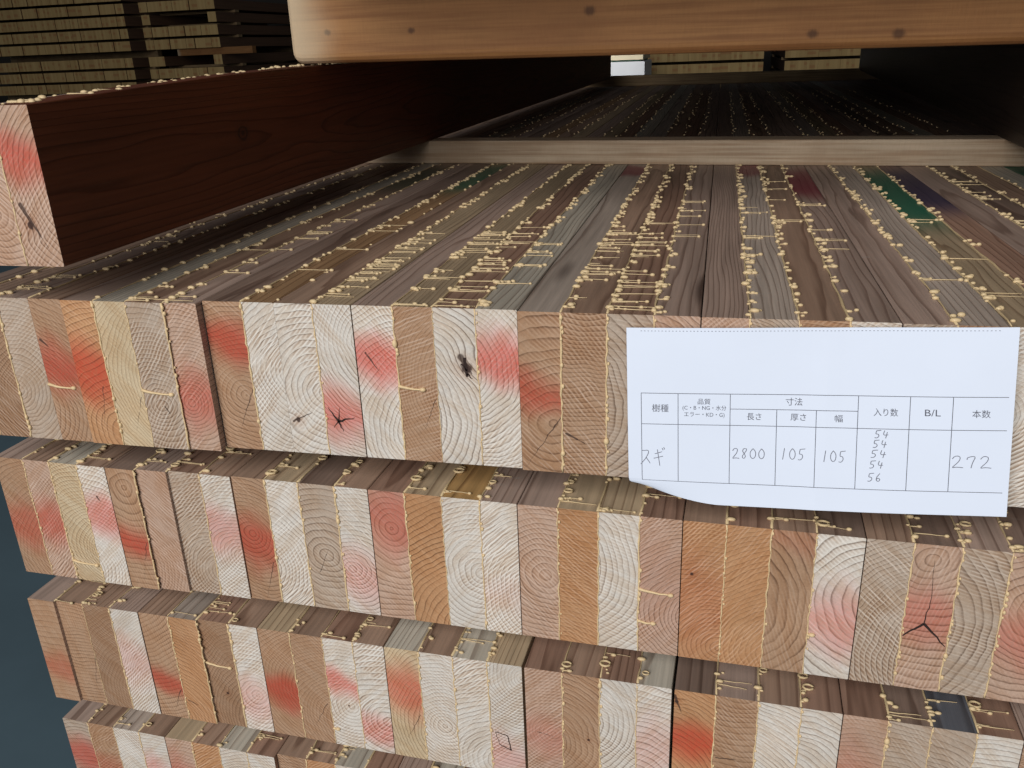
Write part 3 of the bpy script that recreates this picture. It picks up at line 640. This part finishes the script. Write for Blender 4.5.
def ribbon(m, pts, wd, lift=.00012, sub=True):
    P = []
    for i in range(len(pts)-1):
        (a, b), (c, d) = pts[i], pts[i+1]; n = max(1, int(math.hypot((c-a)*PW, (d-b)*PH)/.004))
        for k in range(n): P.append((a+(c-a)*k/n, b+(d-b)*k/n))
    P.append(pts[-1]); vs = []; fs = []
    for i, (u, v) in enumerate(P):
        a = P[max(0, i-1)]; b = P[min(len(P)-1, i+1)]
        dx, dy = (b[0]-a[0])*PW, (b[1]-a[1])*PH; q = math.hypot(dx, dy) or 1
        ox, oy = -dy/q*wd/2/PW, dx/q*wd/2/PH
        vs += [tuple(surf(u+ox, v+oy, lift)), tuple(surf(u-ox, v-oy, lift))]
    for i in range(len(P)-1): fs.append((2*i, 2*i+1, 2*i+3, 2*i+2))
    m.add(vs, fs)
US = [.0395,.1436,.2872,.4125,.516,.622,.7507,.8546,.986]
V0, V1, V2, V3 = .354, .437, .529, .867
m = MB()
for v in (V0, V2, V3): ribbon(m, [(US[0], v), (US[-1], v)], .00034)
ribbon(m, [(US[2], V1), (US[5], V1)], .00034)
for i in range(8): ribbon(m, [(US[i], V1 if i in (3, 4) else V0), (US[i], V3)], .00034)
pbuild(m, 'table_grid', INK)
m = MB()
for i in range(95):
    u = .04+i*.0097; ribbon(m, [(u, .016), (u+.004, .016)], .0003)
pbuild(m, 'perforation', PENCIL)
dg = None
def printed(txt, cx, cy, hpx, wpx=None):
    c = bpy.data.curves.new('printed_text', 'FONT'); c.body = txt; c.align_x = 'CENTER'; c.align_y = 'CENTER'; c.size = 1.0; c.resolution_u = 3
    o = bpy.data.objects.new('printed_text', c); C.objects.link(o); bpy.context.view_layer.update()
    me = bpy.data.meshes.new_from_object(o.evaluated_get(bpy.context.evaluated_depsgraph_get()))
    bpy.data.objects.remove(o); bpy.data.curves.remove(c)
    xs = [v.co.x for v in me.vertices]; ys = [v.co.y for v in me.vertices]
    w0, h0 = max(xs)-min(xs), max(ys)-min(ys); mx, my = (max(xs)+min(xs))/2, (max(ys)+min(ys))/2
    ky = hpx/h0; kx = (wpx/w0) if wpx else ky
    for v in me.vertices:
        u, vv = uv(cx+(v.co.x-mx)*kx, cy-(v.co.y-my)*ky+(v.co.x-mx)*kx*.018)
        v.co = surf(u, vv, .00013)
    me.materials.clear(); me.materials.append(INK); me.name = 'printed_text'
    o = bpy.data.objects.new('printed_text', me); C.objects.link(o); o.parent = tagroot; o.location = -tagroot.location
for a in (('樹種',125,243,20,40),('品質',231,226,15,31),('(C・B・NG・水分',232,243,15,106),('エラー・KD・G)',232,261,14,98),('寸法',450,226,20,41),
          ('長さ',353,265,18,35),('厚さ',461,266,18,38),('幅',560,268,19,20),('入り数',676,251,20,60),('B/L',793,252,17,40),('本数',916,255,20,47)): printed(*a)
ST = {'2':[[(.05,.75),(.3,1),(.75,.95),(.7,.6),(.3,.25),(0,0),(.45,.08),(1,.02)]],
 '8':[[(.8,.95),(.4,1),(.2,.75),(.5,.5),(.7,.2),(.4,0),(.15,.2),(.45,.5),(.8,.8),(.8,.95)]],
 '0':[[(.5,1),(.1,.7),(.1,.25),(.45,0),(.85,.2),(.9,.7),(.5,1)]],
 '1':[[(.6,1),(.35,0)]],
 '5':[[(.35,.95),(.2,.5),(.6,.55),(.75,.25),(.4,0),(.05,.05)],[(.35,.95),(1.05,1)]],
 '4':[[(.35,1),(.1,.4),(.9,.45)],[(.75,.8),(.5,0)]],
 '6':[[(.7,1),(.25,.6),(.1,.2),(.4,0),(.75,.2),(.5,.45),(.15,.3)]],
 '7':[[(.1,.7),(.15,.9),(.9,1),(.6,.5),(.45,0)]],
 'ス':[[(.1,.9),(.85,.95),(.5,.4),(0,0)],[(.5,.45),(.9,.05)]],
 'ギ':[[(.1,.7),(.8,.85)],[(0,.4),(.9,.55)],[(.35,1),(.6,-.1)],[(.8,1.1),(.9,.95)],[(.95,1.15),(1.05,1.0)]]}
def hand(txt, cx, cy, wpx, hpx):
    m = MB(); n = len(txt); cw = wpx/n
    for i, ch in enumerate(txt):
        for s in ST[ch]:
            P = [uv(cx-wpx/2+i*cw+px*cw*.82, cy+hpx/2-py*hpx+i*cw*.02) for px, py in s]
            for _ in range(2):          # soften the corners
                q = [P[0]]
                for a, b in zip(P, P[1:]): q += [(a[0]*.75+b[0]*.25, a[1]*.75+b[1]*.25), (a[0]*.25+b[0]*.75, a[1]*.25+b[1]*.75)]
                P = q+[P[-1]] if len(P) > 2 else P
            ribbon(m, P, .00042, .00014)
    o = pbuild(m, 'pencil_writing', PENCIL)
for a in (('スギ',110,372,62,40),('2800',343,362,84,28),('105',450,362,64,30),('105',550,366,62,30),('54',668,307,40,20),('54',664,332,40,20),('54',661,358,44,20),('54',656,386,40,20),('56',652,420,40,22),('272',896,378,108,32)): hand(*a)

# ------------------------------------------------------------------ floor, wall, background stacks
m = MB(); m.box((-14, -6, -.70), (12, 14, -.6)); tag(m.build('floor', CONC), None, None, None, 'structure')
m = MB(); m.box((-14, 13.6, -.6), (12, 13.8, 5)); tag(m.build('wall_back', WALL), None, None, None, 'structure')

def far_mat():
    b = NB('far_beam_ends'); tc = b.n.new('ShaderNodeTexCoord'); x, y, z = b.sep(tc.outputs['Object']); ny = b.sep(tc.outputs['Normal'])[1]
    isend = b.math('GREATER_THAN', b.math('ABSOLUTE', ny), .5)
    oi = b.n.new('ShaderNodeObjectInfo'); rn = oi.outputs['Random']
    lam = b.math('FLOOR', b.div(x, .0263)); wn = b.n.new('ShaderNodeTexWhiteNoise'); wn.noise_dimensions = '2D'; b.link(b.comb(lam, b.mul(rn, 91.0), 0), wn.inputs[0])
    t = wn.outputs['Value']
    e = b.mix(t, lin((214, 182, 124)), lin((190, 156, 102)))
    rm = b.mul(b.math('GREATER_THAN', t, .62), b.sst(b.math('ABSOLUTE', b.sub(z, b.add(.03, b.mul(rn, .05)))), .008, .02, 1, 0))
    e = b.mix(b.mul(rm, .30), e, lin((170, 70, 46)))
    g = b.noise(b.comb(b.mul(x, 80.0), b.mul(y, 2.0), b.mul(z, 80.0)), 1.0, 3.0)
    sdc = b.scale(tuple(lin((104, 76, 56))), b.add(.6, b.mul(g, .8)))
    b.link(b.mix(isend, sdc, e), b.bsdf.inputs['Base Color']); b.bsdf.inputs['Roughness'].default_value = .8
    return b.m
FAR = far_mat()
fm = MB(); cc = .0015; aa = .105
prof = [(cc,0),(aa-cc,0),(aa,cc),(aa,aa-cc),(aa-cc,aa),(cc,aa),(0,aa-cc),(0,cc)]
fm.add([(a, 0, b) for a, b in prof]+[(a, 2.8, b) for a, b in prof], [tuple(range(8)), tuple(range(15, 7, -1))]+[(i, 8+i, 8+(i+1)%8, (i+1)%8) for i in range(8)])
far0 = None
def far_beam(x, y, z, label, group):
    global far0
    if far0 is None: far0 = fm.build('stacked_beam', FAR); o = far0
    else: o = far0.copy(); C.objects.link(o)
    o.location = (x, y+rnd.uniform(-.012, .012), z); tag(o, label, 'timber beam', group)
    return o
P9 = .1340
rows_hi = [.270+P9*i for i in range(5)]; rows_lo = [.088-P9*i for i in range(3)]
gA = 'beams of the far left stack'; gB = 'beams of the narrow far stack'; gC = 'beams of the stack beyond the white pack'; gD = 'beams of the far right stack'
for z in rows_hi+rows_lo:
    for i in range(20):
        far_beam(-8.345+i*.1056, 9.0, z, 'stacked beam end in the wide dim lumber stack at the upper left, far behind', gA)
XB = -6.02
for r, z in enumerate(rows_hi[:3]+rows_lo):
    z -= .0
    cols = {2: (0, 8), 3: (0, 8)}.get(r, range(9)) if r in (2, 3) else range(9)
    if r == 3: cols = (0, 1, 8)
    for i in cols:
        far_beam(XB+i*.107, 9.0, z, 'stacked beam end in the narrow dim lumber stack beside the cross timber\'s left end', gB)
for i in range(9): far_beam(XB+i*.107, 9.0, rows_hi[3], 'stacked beam end in the narrow dim lumber stack beside the cross timber\'s left end', gB)
for z in (.075, -.058, -.191, -.324):
    for i in range(11): far_beam(-.235+i*.1056, 9.0, z, 'stacked beam end seen through the gap, right of the white pack', gC)
    for i in range(8): far_beam(1.13+i*.1056, 9.0, z, 'stacked beam end seen through the gap, right of the dark upright slot', gD)
def far_stick(x0, x1, y, z, ht, label, group, dp=.09, mat=FARST):
    tag(bar('spacer_stick', x1-x0, dp, ht, mat, (x0, y, z), 0, 0, .003, 2), label, 'spacer stick', group)
gs = 'spacer sticks in the far stacks'
for (x0, x1, zs) in ((-8.36, -6.22, rows_hi[1:]+rows_lo[:-1]), (-6.03, -5.04, rows_hi[1:4]+rows_lo[:-1]), (-.24, .93, (.075, -.058, -.191)), (1.12, 1.98, (.075, -.058, -.191))):
    for z in zs:
        for yy in (9.4, 11.2): far_stick(x0, x1, yy, z-.0287, .0284, 'thin spacer stick set back between the rows of a far stack', gs)
for (x0, x1, lab) in ((-8.36, -6.22, 'bearer timber in the thick gap of the wide far left stack'),):
    for yy in (9.5, 11.2): far_stick(x0, x1, yy, rows_lo[0]+.1055, rows_hi[0]-rows_lo[0]-.106, lab, 'bearers in the wide far stack', .09)
far_stick(-5.66, -4.70, 9.06, rows_lo[0]+.1055, rows_hi[0]-rows_lo[0]-.106, 'orange-brown bearer sticking out to the right of the narrow far stack', None, .09, CROSS)
far_stick(-6.02, -5.05, 11.2, rows_lo[0]+.1055, rows_hi[0]-rows_lo[0]-.106, 'rear bearer in the thick gap of the narrow far stack', None, .09)
def sleeper(x0, x1, y, zt, lab, grp):
    tag(bar('support_block', x1-x0, .3, zt+.6-.0005, FARST, (x0, y, -.6), 0, 0, .01, 2), lab, 'support block', grp)
for yy in (9.3, 11.1):
    sleeper(-8.36, -6.22, yy, rows_lo[-1], 'low support under the wide far left stack', 'supports under the wide far left stack')
    sleeper(-6.03, -5.04, yy, rows_lo[-1], 'low support under the narrow far stack', 'supports under the narrow far stack')
    sleeper(-.24, .93, yy, -.324, 'low support under the stack beyond the white pack', 'supports under the stack beyond the white pack')
    sleeper(1.12, 1.98, yy, -.324, 'low support under the far right stack', 'supports under the far right stack')
# white wrapped pack in the light behind the stack
wp = empty('wrapped_pack', (-.62, 7.5, -.6)); tag(wp, 'white wrapped pack standing in bright light beyond the far end of the stack', 'wrapped pack')
def rbox(x0, y0, z0, x1, y1, z1, name, mat, rad=.01):
    m = MB(); prof = []
    for (cx, cz, a0) in ((x1-rad, z0+rad, -90), (x1-rad, z1-rad, 0), (x0+rad, z1-rad, 90), (x0+rad, z0+rad, 180)):
        for i in range(4): a = math.radians(a0+30*i); prof.append((cx+rad*math.cos(a), cz+rad*math.sin(a)))
    n = len(prof); m.v += [(a, y0, b) for a, b in prof]+[(a, y1, b) for a, b in prof]
    m.f += [list(range(n)), list(range(2*n-1, n-1, -1))]+[[i, n+i, n+(i+1)%n, (i+1)%n] for i in range(n)]
    return m.build(name, mat, wp)
rbox(0, 0, 0, .49, .8, .588, 'wrap', WHITE, .012)
rbox(0, .02, .5885, .455, .78, .602, 'strap', GREEN, .003)
rbox(0, .0, .6025, .475, .8, .640, 'lid_board', CREAM, .004)
